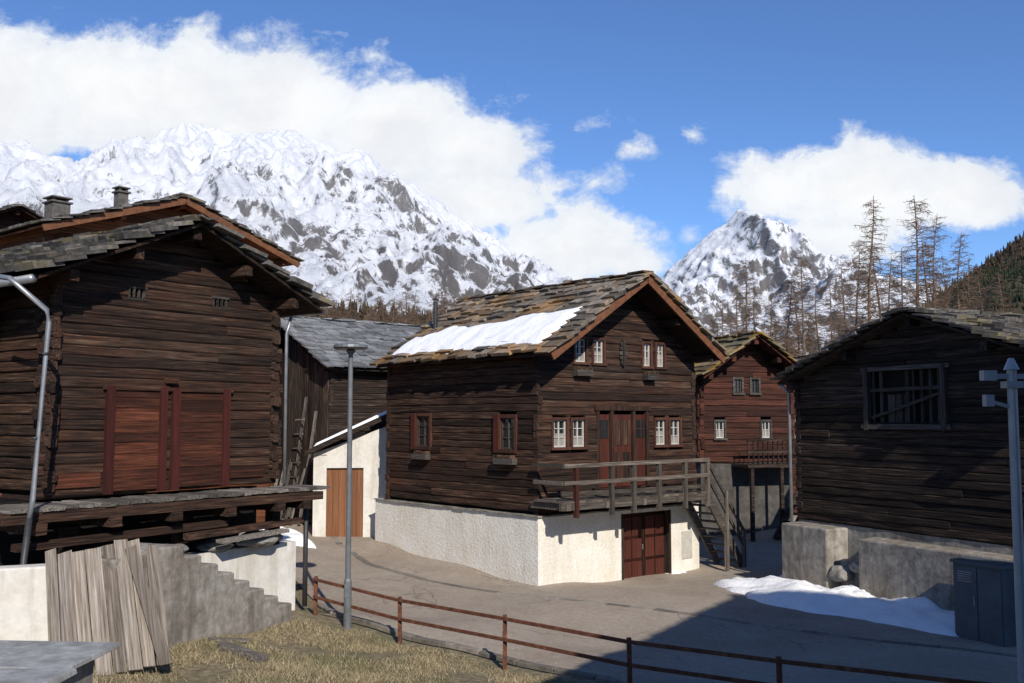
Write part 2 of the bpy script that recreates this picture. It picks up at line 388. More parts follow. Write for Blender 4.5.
for a0,a1,z0,z1 in ((1.46,1.66,3.72,4.74),(5.36,5.58,3.72,4.8)): mb.box(a0,a1,.121,.155,z0,z1,0,FL)
mb.obj('shutters',M_DOOR,H)
mb=MB()
for a,b in ((2.18,2.62),(2.78,3.5),(3.66,4.1)):
    n=3 if b-a<.6 else 4
    for k in range(n):
        w=(b-a)/n; mb.box(a+k*w+.004,a+(k+1)*w-.004,-.02,.03+R.uniform(0,.006),2.75,4.75,0,FR)
for a in (2.12,2.68,3.56,4.12): mb.box(a-.05,a+.05,-.03,.11,2.7,4.85,1,FR)
mb.box(2.0,4.25,.0,.13,4.86,5.0,1,FR)
mb.box(2.25,2.56,.037,.05,4.1,4.6,2,FR); mb.box(3.73,4.04,.037,.05,4.1,4.6,2,FR)
for a0,a1 in ((2.25,2.56),(3.73,4.04)):
    mb.box(a0,a1,.05,.06,4.34,4.355,3,FR); mb.box((a0+a1)/2-.008,(a0+a1)/2+.008,.05,.062,4.1,4.6,3,FR)
for a in (2.86,3.17): mb.box(a,a+.26,.037,.05,3.9,4.6,1,FR); mb.box(a,a+.26,.037,.05,2.95,3.7,1,FR)
mb.obj('balcony_doors',[M_DOOR,W_WARM[2],M_GLASS,M_CASE],H)
mb=MB()
for k in range(5):
    w=.14-.03*abs(k-2)
    mb.box(3.1-w,3.1+w,.09,.16,6.15+k*.13,6.15+k*.13+.11,0,FR)
mb.box(3.06,3.14,.09,.2,6.1,6.85,0,FR); mb.obj('carved_ornament',W_GRAYD[2],H,bevel=.02)
mb=MB()
for a0,a1,z,f in ((1.15,1.75,5.78,FR),(3.95,4.4,5.74,FR),(.7,1.5,3.42,FL),(4.6,5.3,3.44,FL)):
    mb.box(a0,a1,.12,.3,z,z+.16,0,f)
    for k in range(14):
        a=R.uniform(a0,a1-.1); mb.box(a,a+.1,.12,.3,z+.162,z+.17+R.uniform(.02,.08),1,f,j=0)
mb.obj('flower_boxes',[W_GRAYD[0],surf('dry_plants',[(0,(.05,.03,.02)),(1,(.12,.07,.04))])],H)
mb=MB()
mb.box(-.14,2.95,-.14,.0,-.6,2.1,0); mb.box(5.03,6.3,-.14,.0,-.6,2.1,0); mb.box(2.95,5.03,-.14,0,2.0,2.1,0)
mb.box(-.14,.0,.0,7.5,-.6,2.1,0); mb.box(6.16,6.3,.0,7.5,-.6,2.1,0); mb.box(0,6.16,7.36,7.5,-.6,2.1,0)
bo=mb.obj('stucco_base',M_PLASTER,H)
mb=MB()
for k in range(15): mb.box(-.2,.1,-.2+k*.515,-.2+k*.515+.5,2.1,2.135,0,j=.012)
for k in range(12): mb.box(.11+k*.515,.11+k*.515+.5,-.2,.1,2.1,2.135,0,j=.012)
mb.obj('base_ledge',M_CONC,H)
mb=MB()
for side in (0,1):
    a=3.03+side*.97
    mb.box(a,a+.93,-.04,.0,0,1.98,0,FR)
    for k in range(3):
        for q in (0,1): mb.box(a+.06+q*.43,a+.44+q*.43,.0,.03,.1+k*.62,.1+k*.62+.54,0,FR)
mb.box(2.95,3.03,-.04,.16,-.2,2.0,1,FR); mb.box(4.95,5.03,-.04,.16,-.2,2.0,1,FR); mb.box(3.965,3.995,-.03,.04,0,1.98,1,FR)
mb.box(3.9,3.93,.03,.07,.95,1.1,2,FR)
mb.obj('cellar_door',[M_DOOR,W_DARK[2],M_METAL],H,bevel=.01)
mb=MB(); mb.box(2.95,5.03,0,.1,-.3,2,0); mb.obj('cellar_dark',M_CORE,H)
mb=MB(); mb.box(5.5,5.95,.145,.17,.55,1.35,0,FR); mb.obj('meter_panel',M_WFRAME,H,bevel=.01)
mb=MB(); x=-.25
while x<5.5:
    mb.box(x,x+.19,-1.2,-.1,2.52,2.57,0,j=.004); x+=.2
for x in (-.1,1.3,2.7,4.1,5.4): mb.beam((x,.1,2.42),(x,-1.25,2.42),.14,.16,1)
mb.beam((-.3,-1.15,2.43),(5.5,-1.15,2.43),.1,.18,0)
for x in (.2,1.48,2.32,3.33,4.42,5.4):
    mb.beam((x,-1.2,2.15),(x,-1.2,3.5),.11,.11,1 if x>.3 else 2,up=(0,1,0))
for z in (3.45,3.02): mb.beam((-.25,-1.24,z),(5.45,-1.24,z+.02),.05,.1,0)
mb.beam((-.25,-1.13,2.75),(5.45,-1.13,2.72),.04,.1,0)
mb.beam((-.25,-1.2,3.45),(-.25,-.1,3.45),.05,.1,0); mb.beam((-.25,-1.2,3.02),(-.25,-.1,3.02),.05,.1,0)
for s in (-1.15,-.25):
    mb.beam((5.45,s,2.45),(7.05,s,.3),.06,.26,0)
for k in range(9):
    t=(k+.5)/9; mb.box(5.45+1.6*t-.13,5.45+1.6*t+.13,-1.12,-.28,2.5-2.15*t-.03,2.5-2.15*t+.01,0)
mb.beam((5.4,-1.2,3.45),(7.1,-1.2,1.3),.05,.09,0); mb.beam((5.4,-1.2,3.0),(7.1,-1.2,.85),.05,.09,0)
for x,z in ((6.25,.2),(7.05,.1)): mb.beam((x,-1.2,z),(x,-1.2,z+ (2.35 if x<6.5 else 1.3)),.1,.1,1,up=(0,1,0))
W_BAL=wood3('balcony_wood',[(0,(.025,.020,.016)),(.5,(.085,.070,.057)),(1,(.21,.18,.15))])
mb.obj('balcony_and_stairs',[W_BAL[0],W_BAL[2],M_DOOR],H)
mb=MB(); nx,ny=14,60
for j in range(ny+1):
    y=-.35+7.0*j/ny; f=j/ny
    lo=-.30+.12*noise.noise((y*1.3,0,3)); hi=1.5-.6*f+.25*noise.noise((y*.9,5,1))+.1*noise.noise((y*3,2,1))
    for i in range(nx+1):
        s=i/nx; x=lo+(hi-lo)*s; ed=min(1,4*min(s,1-s,f*6,(1-f)*6)); 
        zz=8.52-.64*(3.15-x)+.20+ (.13+.05*noise.noise((x*2,y*2,0)))*max(0,ed)**.5
        mb.v.append((x,y,zz))
for j in range(ny):
    for i in range(nx):
        a=j*(nx+1)+i; mb.f.append((a,a+1,a+nx+2,a+nx+1)); mb.m.append(0)
mb.obj('roof_snow',M_SNOW,H,smooth=True)
mb=MB(); mb.tube([(1.2,6.2,7.2),(1.2,6.2,8.35)],.07,10); mb.tube([(1.2,6.2,8.4),(1.2,6.2,8.48)],[.13,.03],10)
for k in range(3): mb.tube([(1.2+.06*math.cos(k*2.1),6.2+.06*math.sin(k*2.1),8.3),(1.2+.06*math.cos(k*2.1),6.2+.06*math.sin(k*2.1),8.42)],.01,4)
mb.obj('flue_pipe',M_DMETAL,H)

# ================================================================ LEFT BARN
C0=(-7.81,16.78)
ops={'front':[(1.4,1.74,6.82,6.98),(3.26,3.6,6.82,6.98)]}
Bn=house('raised_log_barn',C0,54.8,4.85,7,3.3,8.2,.435,2.42,ohf=.8,ohb=.4,eL=.68,eR=.68,logh=.185,wood=W_WARM,slate=M_SLATE2,ops=ops,ext=.2,slabth=.07)
mb=MB()
for a,b in ((1.16,2.24),(2.36,3.52)):
    z=3.35
    while z<5.05:
        h=R.uniform(.17,.24); mb.box(a,b,.085,.12+R.uniform(0,.018),z,min(z+h,5.12)-.008,0,FR,j=.005); z+=h
for a in (1.08,2.16,2.44,3.6): mb.box(a-.08,a+.08,.08,.17,3.3,5.2,1,FR,j=.006)
mb.box(.95,3.75,.08,.16,5.13,5.22,3,FR); mb.box(2.2,2.4,.08,.26,5.28,5.38,3,FR)
mb.box(3.75,4.6,.085,.11,3.45,3.66,0,FR,j=.006); mb.box(.1,.95,.085,.11,3.45,3.7,0,FR,j=.006)
for x in (1.4,3.26):
    mb.box(x-.04,x+.38,.085,.11,6.77,6.81,2,FR); mb.box(x-.04,x+.38,.085,.11,6.98,7.02,2,FR)
    for k in range(4): mb.box(x+k*.1,x+k*.1+.03,.05,.1,6.82,6.98,2,FR)
mb.obj('barn_doors',[W_DOORB[0],W_POST[2],W_GRAYD[0],W_WARM[0]],Bn)
mb=MB(); x=-1.1
while x<5.4:
    w=R.uniform(.18,.28); mb.box(x,x+w-.01,-.95+R.uniform(-.05,.05),.0,3.17,3.23,0,j=.012); x+=w
mb.beam((-1.2,-.85,3.08),(5.45,-.85,3.05),.2,.17,1,j=.01)
mb.beam((-1.0,-.3,3.05),(5.3,-.3,3.03),.24,.22,1,j=.01)
for x in (-.6,.7,1.9,3.1,4.3,5.0): mb.beam((x,-1.0,2.9),(x,.8,2.92),.2,.18,1,j=.015)
for x in (.2,2.4,4.6): mb.beam((x,-.4,2.1),(x,-.4,2.85),.22,.22,1,j=.02,up=(0,1,0))
mb.beam((-.9,-.75,2.62),(3.2,-.7,2.66),.16,.12,1,j=.01); mb.beam((2.2,-.85,2.5),(5.2,-.6,2.55),.14,.12,1,j=.01)
mb.beam((2.9,-.9,2.35),(4.6,-.8,2.4),.2,.07,0,j=.01)
mb.obj('platform',[W_GRAY[1],W_WARM[0]],Bn)
mb=MB(); mb.box(-3.0,5.15,-.5,-.2,.2,2.12,0); mb.obj('white_base_wall',M_PLASTER2,Bn)
mb=MB(); mb.box(-3.0,5.12,.7,.9,.2,3.2,0); mb.obj('painted_shade_backing',M_CORE,Bn)  # near-black sheet: shade beneath the deck painted into its colour
def boulder(mb,c,r,seed,sq=(1,1,.7)):
    bm=bmesh.new(); bmesh.ops.create_icosphere(bm,subdivisions=3,radius=1)
    n=len(mb.v)
    for v in bm.verts:
        p=v.co; k=1+.35*noise.noise(p*1.3+Vector((seed,0,0)))+.12*noise.noise(p*4+Vector((seed,0,0)))
        mb.v.append((c[0]+p.x*r*sq[0]*k,c[1]+p.y*r*sq[1]*k,c[2]+p.z*r*sq[2]*k))
    for f in bm.faces: mb.f.append(tuple(n+v.index for v in f.verts)); mb.m.append(0)
    bm.free()
mb=MB()
boulder(mb,(4.1,-.55,2.28),.36,2.1,(1.3,.9,.5)); boulder(mb,(3.2,-.4,2.22),.25,7.3,(1.3,.9,.5)); boulder(mb,(1.0,-.4,2.22),.25,5.3,(1.3,.9,.5))
mb.obj('support_stones',M_ROCK,Bn)
mb=MB(); log_wall(mb,'x',-5,-.1,1.6,2.2,6.7,.2,.17,(),0,0,None,0)
mb.box(-5,-.1,1.75,2.2,2.2,6.9,1)
mb.beam((-.9,1.35,2.0),(-.9,1.35,6.7),.22,.2,0); mb.box(-5,-.2,.9,2.4,6.72,6.85,0)
for k in range(6): mb.beam((-4.5+k*.8,1.0,6.4),(-4.5+k*.8,1.8,6.4),.14,.16,0)
mb.beam((-5,1.3,3.0),(-.3,1.3,2.9),.3,.1,0)
for k in range(7): mb.beam((-4+.45*k,1.25,2.2),(-3.9+.45*k,1.42,3.6+.5*(k%3)),.14,.05,0,j=.01)
mb.obj('annex',[W_DARK[0],M_CORE],Bn)
Inv=Matrix.Rotation(math.radians(-54.8),4,'Z')@Matrix.Translation((-C0[0],-C0[1],0))
mb=MB()
pp=[(-8.15,15.55,6.86),(-7.75,15.25,6.78),(-7.62,15.25,6.66),(-7.22,15.38,6.3),(-7.19,15.38,6.1),(-7.3,15.3,3.4),(-7.33,15.28,3.1)]
mb.tube([Inv@Vector(p) for p in pp],.042,10,0)
mb.tube([Inv@Vector(p) for p in ((-7.33,15.28,3.1),(-7.5,15.2,.9))],.05,10,1)
for z in (5.6,4.3): 
    p=Inv@Vector((-7.22-.08*(5.6-z)/1.3,15.36-.03*(5.6-z),z)); mb.tube([p,p+Vector((0,0,.04))],.055,10,1)
mb.tube([(-.75,-.75,6.85),(-.75,7,6.85)],.07,10,0)
mb.tube([(5.05,-.35,6.75),(4.98,-.3,6.4),(4.98,-.3,3.3)],.035,8,0)
mb.tube([(5.3,-.62,3.0),(5.3,-.62,.8)],.05,8,1)
mb.tube([(5.6,-.7,6.88),(5.6,7,6.88)],.06,8,0)
mb.obj('drainpipes',[M_METAL,M_DMETAL],Bn,smooth=True)
# ---- concrete steps below the barn
St=empty('concrete_steps',(-5.55,15.45,0),math.degrees(math.atan2(3.45,1.45)))
mb=MB(); n=8; Ls=3.75; prof=[(-.7,.2),(-.7,2.55),(.35,2.62)]
for k in range(n):
    z=2.62-k*.2; x0=.35+(Ls-.35)*k/n; x1=.35+(Ls-.35)*(k+1)/n
    if k: prof.append((x0+.01,z))
    prof.append((x1,z-.02))
prof.append((Ls,.2))
mb.prism(prof,0,1.1)
o=mb.obj('steps',M_CONC,St,bevel=.035)
mb=MB(); boulder(mb,(-.1,.35,2.58),.3,5,(1.6,.9,.35)); boulder(mb,(.9,.4,2.5),.22,9,(1.3,1,.4)); mb.obj('capping_stones',M_ROCK,St)
# ---- leaning boards, built in a frame whose z runs up the boards
M_OLDB=surf('old_boards',[(0,(.045,.036,.028)),(.35,(.14,.115,.09)),(.7,(.25,.215,.18)),(1,(.38,.345,.30))],stretch=(16,3,.45),scale=2.2,island=.4,bump=.8,bdist=.02)
A0=Vector((-6.12,13.72,g(-6.1,13.72)-.03)); zt=(Vector((-6.80,14.86,2.74))-A0).normalized()
xt=Vector((1,.34,0)); xt=(xt-zt*xt.dot(zt)).normalized(); yt=zt.cross(xt)
Mf=Matrix((xt,yt,zt)).transposed().to_4x4(); Mf.translation=A0
mb=MB(); x=-.1
for i,w in enumerate((.17,.21,.19,.23,.18,.2,.17,.2)):
    y0=-.045*(i%2)-R.uniform(0,.01); sk=R.uniform(-.025,.025)+(0.06 if i==7 else 0); h=2.0+R.uniform(-.13,.1)-.02*i; zb_=-.15+R.uniform(-.02,.04)
    mb.hexa([(x,y0-.032,zb_),(x+w-.014,y0-.032,zb_-.02),(x+w-.014,y0,zb_-.02),(x,y0,zb_),
             (x+sk,y0-.032,h),(x+w-.016+sk*.8,y0-.032,h+R.uniform(-.05,.05)),(x+w-.016+sk*.8,y0,h+.0),(x+sk,y0,h)],0)
    x+=w
mb.hexa([(1.28,-.14,-.2),(1.45,-.14,-.2),(1.45,-.11,-.2),(1.28,-.11,-.2),(1.0,-.13,1.75),(1.16,-.13,1.8),(1.16,-.1,1.8),(1.0,-.1,1.75)],0)
ob=mb.obj('leaning_boards',M_OLDB); ob.matrix_world=Mf
mb=MB(); mb.beam((-7.9,14.6,1.3),(-5.9,15.5,1.3),.35,2.3,0); mb.obj('retaining_wall',M_PLASTER2,bevel=.03)
mb=MB(); mb.beam((-4.55,15.9,g(-4.55,15.9)+.07),(-3.75,15.4,g(-3.75,15.4)+.06),.16,.1,0,j=.01)
mb.beam((-4.9,16.4,g(-4.9,16.4)+.04),(-4.3,16.6,g(-4.3,16.6)+.05),.12,.05,0,j=.01); mb.obj('timber_offcut',W_GRAY[0])
Sh=empty('slab_roof_shed',(-6.6,7.9,0),-6)
mb=MB(); mb.box(0,2.5,0,1.9,1,2.38,0); mb.obj('walls',M_CONC,Sh)
mb=MB(); mb.box(-.3,1.3,-.2,2.2,2.4,2.46,0,j=.03); mb.box(1.34,2.72,-.15,1.2,2.385,2.44,0,j=.03); mb.box(1.31,2.6,1.24,2.2,2.39,2.445,0,j=.03)
mb.box(-.2,1.1,.2,2.1,2.50,2.55,0,j=.03)
mb.obj('roof_slabs',surf('pale_slab',[(0,(.17,.17,.168)),(1,(.38,.38,.37))],scale=5,island=.15,bump=.7,bdist=.03,patch=(.15,.145,.125)),Sh,bevel=.012)

# ================================================================ RIGHT BARN
ops={'front':[(2.5,4.75,4.5,5.75)]}
RB=house('weathered_log_barn',(7.63,26.4),-64.3,8.0,7,2.02,6.98,.338,3.99,ohf=.5,ohb=.4,eL=.3,eR=.4,logh=.18,wood=W_DARK,slate=M_SLATE2,ops=ops,ext=.12,slabth=.06)
mb=MB()
for a in (2.45,4.72): mb.box(a-.07,a+.07,.05,.17,4.35,5.85,1,FR,j=.006)
mb.box(2.3,4.9,.06,.16,4.38,4.5,0,FR); mb.box(2.3,4.9,.06,.15,5.76,5.86,0,FR)
for k in range(9):
    a=2.55+k*.24; mb.box(a,a+(.19 if k in (2,3,4) else .07),-.02,.02,4.5,5.2 if k in(2,3,4) else 5.75,1,FR,j=.01)
mb.beam((2.6,-.09,4.65),(4.6,-.09,5.2),.05,.07,0); mb.beam((2.6,-.11,5.3),(4.65,-.11,5.33),.05,.08,0)
mb.box(3.6,3.7,.021,.07,4.5,5.75,1,FR)
mb.obj('shutter_opening',[W_GRAYD[0],W_GRAYD[2]],RB)
mb=MB(); mb.box(-.1,8.1,-.05,7,-.3,2.0,0); mb.obj('foundation',M_CONC,RB)
mb=MB(); mb.box(0,1.65,-.75,-.06,-.3,1.95,0,j=.02); mb.box(2.6,8,-.7,-.06,-.3,1.82,0,j=.02); mb.box(1.66,2.59,-.35,-.06,-.3,1.2,0)
mb.obj('retaining_ledge',M_CONC,RB,bevel=.04)
mb=MB(); boulder(mb,(1.9,-.5,.9),.3,3); boulder(mb,(2.3,-.4,1.1),.2,4);mb.obj('rubble',M_ROCK,RB)
mb=MB(); mb.tube([(-.32,-.45,5.6),(-.2,-.2,5.3),(-.2,-.2,.3)],.045,8); mb.obj('downpipe',M_METAL,RB,smooth=True)
Cb=empty('utility_cabinet',(7.63,26.4,0),-64.3)
mb=MB(); mb.box(6.0,7.15,-1.5,-.9,.15,1.75,0); mb.box(5.96,7.19,-1.55,-.85,1.75,1.81,0)
mb.box(6.04,6.56,-1.52,-1.5,.3,1.69,0); mb.box(6.59,7.11,-1.52,-1.5,.3,1.69,0); mb.box(6.5,6.53,-1.55,-1.52,.95,1.15,1)
for k in range(5): mb.box(6.12,6.45,-1.528,-1.52,1.4+k*.045,1.42+k*.045,1)
mb.obj('body',[M_CAB,M_METAL],Cb,bevel=.01)

# ================================================================ MID BARN (behind) + garage
MBn=house('slate_roof_barn',(-10.8,39.6),-49.5,7.0,7,1.0,8.3,.5,3.5,ohf=.4,ohb=.3,eL=.5,eR=.5,logh=.22,wood=W_DARK,slate=M_SLATE3,ext=.1,wmax=.6)
mb=MB(); x=.1
while x<6.9:
    w=R.uniform(.16,.26); zt_=8.3-.5*abs(x+w/2-3.5)-.3; mb.box(x,x+w-.012,.1,.14,2.2,zt_,0,FR); x+=w
for x,z0,z1 in ((5.2,1.2,5.4),(5.9,1.0,4.9)): mb.beam((x,-.5,z0),(x+.6,-.25,z1),.1,.06,1)
for k in range(7): mb.beam((5.0+.08*k,-.48,1.6+.5*k),(5.6+.08*k,-.48,1.62+.5*k),.05,.05,1)
for k in range(5): mb.beam((4.0+.4*k,-.7,1.0),(3.7+.5*k,-.2,2.6+.3*(k%3)),.12,.05,1,j=.01)
mb.obj('vertical_planks',[W_DARK[2],W_GRAY[2]],MBn)
Ga=empty('garage',(-6.4,32.3,0),6)
mb=MB(); mb.box(0,.42,0,.25,.3,3.45,0); mb.box(1.6,2.35,0,.25,.3,3.6,0); mb.box(.42,1.6,0,.25,3.05,3.55,0)
mb.box(0,2.3,.3,1.6,.3,3.4,0)
mb.hexa([(0,0.003,3.451),(2.35,0.003,3.601),(2.35,.25,3.601),(0,.25,3.451),(0,0.003,3.5),(2.35,0.003,4.4),(2.35,.25,4.4),(0,.25,3.5)],0)
mb.obj('walls',M_PLASTER2,Ga)
mb=MB()
for k in range(6): mb.box(.42+k*.197,.42+(k+1)*.197-.008,.1,.15,.4,3.04,0)
mb.obj('door',M_GAR,Ga)
mb=MB()
mb.hexa([(-.25,-.35,3.45),(2.6,-.35,4.75),(2.6,1.9,4.75),(-.25,1.9,3.45),(-.25,-.35,3.6),(2.6,-.35,4.9),(2.6,1.9,4.9),(-.25,1.9,3.6)],0)
mb.obj('roof',W_DARK[0],Ga)
mb=MB()
mb.hexa([(.0,-.3,3.73),(2.5,-.3,4.87),(2.5,1.8,4.87),(.0,1.8,3.73),(.1,-.2,3.86),(2.4,-.2,4.94),(2.4,1.7,4.94),(.1,1.7,3.86)],0)
mb.obj('roof_snow',M_SNOW,Ga,bevel=.04)

# ================================================================ right red house + far-left chalets
ops={'front':[(.5,.95,3.9,4.6),(2.4,2.85,3.9,4.6),(1.3,1.7,5.5,6.1),(2.0,2.4,5.5,6.1)],'left':[(.4,.9,3.9,4.6)]}
RH=house('red_timber_house',(6.6,35),20,3.7,6,3.1,7.5,.68,1.85,ohf=.9,ohb=.3,eL=.35,eR=.4,logh=.2,wood=W_RED,slate=M_SLATE4,ops=ops)
fr=MB();gl=MB()
for i,o in enumerate(ops['front']): window(fr,gl,FR,o[0]+.05,o[1]-.05,o[2]+.06,o[3]-.06,sashmi=1 if i<2 else 0,curt=.4 if i<2 else 0)
for o in ops['left']: window(fr,gl,FL,o[0]+.05,o[1]-.05,o[2]+.06,o[3]-.06)
fr.obj('window_frames',[W_GRAYD[0],M_WFRAME],RH); gl.obj('window_panes',[M_GLASS,M_CURT],RH)
mb=MB(); mb.box(-.02,3.72,-.02,6,-.2,3.1,0); mb.obj('stone_base',surf('dark_stone',[(0,(.03,.028,.025)),(1,(.11,.10,.09))],scale=3,bump=.8,bdist=.06),RH)
mb=MB()
for x in (1.4,2.6,3.7): mb.beam((x,-1.0,.3),(x,-1.0,3.1),.12,.12,0,up=(0,1,0))
mb.box(1.2,3.9,-1.1,-.05,2.95,3.05,0)
for z in (3.9,3.5): mb.beam((1.2,-1.05,z),(3.9,-1.05,z),.05,.08,0)
for k in range(14): mb.beam((1.25+k*.2,-1.05,3.05),(1.25+k*.2,-1.05,3.9),.04,.04,0,up=(0,1,0))
for s in (-1.9,-1.15): mb.beam((3.7,s,2.9),(2.2,s,.5),.06,.22,0)
for k in range(9): mb.box(2.2+k*.17,2.42+k*.17,-1.88,-1.17,.55+k*.27,.58+k*.27,0)
mb.obj('gallery_and_steps',W_DARK[0],RH)
H2=house('brown_timber_house',(10.1,38),8,4,6,1,7.0,.5,2,ohf=.5,wood=W_RED,slate=M_SLATE2,ops={'front':[(.6,1.1,3.9,4.6)]})
fr=MB();gl=MB(); window(fr,gl,FR,.65,1.05,3.96,4.54); fr.obj('window_frames',[W_GRAY[0],M_WFRAME],H2); gl.obj('window_panes',[M_GLASS,M_CURT],H2)

FC=house('alpine_chalet',(-13.9,29.4),50,8.2,8,1,11.75,.34,4.1,ohf=.8,ohb=.4,eL=.5,eR=.5,logh=.22,
         wood=wood3('orange_timber',[(0,(.06,.018,.008)),(.5,(.17,.06,.026)),(1,(.28,.12,.055))]),slate=M_SLATE2,fascia=M_BOARD)
def chimney(P,x,y,z0,z1,w=.6,cap=True):
    mb=MB(); mb.box(x-w/2,x+w/2,y-w/2,y+w/2,z0,z1,0); mb.box(x-w/2-.06,x+w/2+.06,y-w/2-.06,y+w/2+.06,z1,z1+.06,0)
    for sx in(-1,1):
        for sy in (-1,1): mb.box(x+sx*w*.35-.04,x+sx*w*.35+.04,y+sy*w*.35-.04,y+sy*w*.35+.04,z1+.06,z1+.16,0)
    mb.box(x-w/2-.05,x+w/2+.05,y-w/2-.05,y+w/2+.05,z1+.16,z1+.21,0)
    mb.obj('chimney',surf('chimney_stone',[(0,(.05,.045,.04)),(1,(.16,.145,.13))],scale=6,bump=.5),P,bevel=.01)
chimney(FC,1.7,3.0,10.4,11.75,.6); chimney(FC,3.6,2.4,11.2,12.35,.35)
F2=house('gray_roof_chalet',(-24,38),50,9,9,1,13.4,.45,4.5,ohf=.7,logh=.3,wood=W_RED,slate=M_SLATE2)
NH=house('neighbouring_chalet',(3.7,-8),0,16.6,12,.5,14.0,.75,8.3,ohf=.5,ohb=.5,eL=.4,eR=.4,logh=.4,wood=W_WARM,slate=M_SLATE2,pitch=.6,wmax=1.2)

# ================================================================ FENCE
fp=[(-3.9,20.1),(-2.06,18.7),(-.12,17.0),(1.77,15.25),(3.7,14.05),(6.6,12.5),(10,10.9)]
Fn=empty('roadside_fence')
mb=MB()
for i,(x,y) in enumerate(fp):
    z=g(x,y); mb.beam((x,y,z-.2),(x+R.uniform(-.02,.02),y,1.34 if i else 1.5),.07,.07,0,up=(0,1,0))
for (a,b,i) in zip(fp[:-1],fp[1:],range(9)):
    za=1.45 if i==0 else 1.29; 
    for dz in (0,-.34):
        d=Vector((b[0]-a[0],b[1]-a[1],0)).normalized(); nn=Vector((d.y,-d.x,0))*.06
        mb.beam((a[0]+nn.x,a[1]+nn.y,za+dz),(b[0]+nn.x,b[1]+nn.y,1.29+dz),.03,.06,0)
mb.obj('posts_and_rails',M_RUST,Fn,bevel=.006)
# ================================================================ LAMPS
L1=empty('street_lamp',(-3.14,19.35,g(-3.14,19.35)))
mb=MB(); h=6.0-g(-3.14,19.35)
mb.tube([(0,0,-.2),(0,0,.9)],.075,14); mb.tube([(0,0,.9),(0,0,.95),(0,0,h-.1)],[.075,.055,.045],14)
mb.tube([(0,0,h-.12),(0,0,h-.06),(0,0,h-.03)],[.06,.1,.05],14)
mb.tube([(0,0,h-.03),(0,0,h),(0,0,h+.05),(0,0,h+.09)],[.3,.34,.33,.12],20)
mb.box(-.05,.05,-.08,-.07,.6,.85,0); mb.obj('pole_and_head',surf('lamp_gray',[(0,(.11,.115,.12)),(1,(.20,.21,.22))],scale=4,rough=.5,metal=.3,bump=.05),L1)
L2=empty('street_lamp',(6.0,11.95,0))
mb=MB(); mb.tube([(0,0,.1),(0,0,1.3)],.085,14); mb.tube([(0,0,1.3),(0,0,1.36),(0,0,5.25)],[.085,.06,.055],14)
mb.beam((-.33,0,5.12),(.4,0,5.12),.05,.06,0); mb.box(-.36,-.2,-.06,.06,5.07,5.19,0); mb.box(.25,.5,-.07,.07,5.07,5.2,0)
mb.tube([(0,0,5.2),(0,0,5.34)],[.09,.03],12); mb.box(-.1,.1,-.08,.08,4.98,5.06,0)
mb.beam((-.02,0,4.75),(-.28,-.02,4.82),.04,.04,0); mb.box(-.34,-.24,-.05,.05,4.76,4.9,0)
mb.obj('pole_and_head',M_LAMP,L2)

# ================================================================ SNOW PATCHES
def snow_patch(name,c,a,b,rot,h,seed):
    mb=MB(); nr,nt=22,120; ct,st=math.cos(rot),math.sin(rot)
    for i in range(nr+1):
        for k in range(nt):
            t=2*math.pi*k/nt; r=i/nr
            q=1+.28*noise.noise((math.cos(t)*1.5+seed,math.sin(t)*1.5,0))+.2*noise.noise((math.cos(t)*5+seed,math.sin(t)*5,2))+.1*noise.noise((math.cos(t)*14+seed,math.sin(t)*14,2))
            x=a*q*r*math.cos(t); y=b*q*r*math.sin(t); X_=c[0]+x*ct-y*st; Y_=c[1]+x*st+y*ct
            zz=h*(max(0,1-r**3))**.6*(1+.8*noise.noise((X_*1.1,Y_*1.1,seed)))+.12*noise.noise((X_*3.5,Y_*3.5,seed))*(1-r)+.04*noise.noise((X_*9,Y_*9,seed))*(1-r)
            mb.v.append((X_,Y_,zz-.03*r))
    V=np.array(mb.v); V[:,2]+=g_arr(V[:,0],V[:,1])+.035; mb.v=[tuple(v) for v in V]
    for i in range(nr):
        for k in range(nt):
            mb.f.append((i*nt+k,i*nt+(k+1)%nt,(i+1)*nt+(k+1)%nt,(i+1)*nt+k)); mb.m.append(0)
    return mb.obj(name,M_SNOW,smooth=True,recalc=False)
snow_patch('snow_patch',(8.0,23.7),4.5,1.45,math.radians(-57),.36,1.3)
snow_patch('snow_patch',(-7.1,30.6),1.6,.8,math.radians(-50),.3,4.1)
snow_patch('snow_patch',(4.8,29.3),.5,.3,.6,.02,7.7)

# ================================================================ GRASS
mb=MB()
fa=np.array(fp)
def cam_side(x,y):
    yy=np.interp(x,fa[:,0],fa[:,1]); return y<yy-.05
pts=[]
for k in range(80000):
    x=R.uniform(-6.3,3.5); y=R.uniform(12.4,20)
    if not cam_side(x,y): continue
    if x<-3.4 and y>12.5+ (x+8)*1.6: continue
    if noise.noise((x*.8,y*.8,0))<-.15+R.uniform(-.25,.2): continue
    pts.append((x,y))
Z=g_arr(np.array([p[0] for p in pts]),np.array([p[1] for p in pts]))
for (x,y),z in zip(pts,Z):
    a=R.uniform(0,6.28); h=R.uniform(.02,.08)*(1+.8*max(0,noise.noise((x*1.7,y*1.7,4)))); w=.007; l=R.uniform(.3,1.4)*h; b=R.uniform(0,6.28)
    n=len(mb.v); mb.v+=[(x-w*math.cos(a),y-w*math.sin(a),z-.01),(x+w*math.cos(a),y+w*math.sin(a),z-.01),(x+l*math.cos(b),y+l*math.sin(b),z+h)]
    mb.f.append((n,n+1,n+2)); mb.m.append(0)
mb.obj('grass',surf('grass_blades',[(0,(.17,.135,.075)),(1,(.40,.33,.20))],scale=2,island=.5,bump=0,patch=(.15,.15,.065),patchscale=.9,patchrange=(.50,.68)),recalc=False)

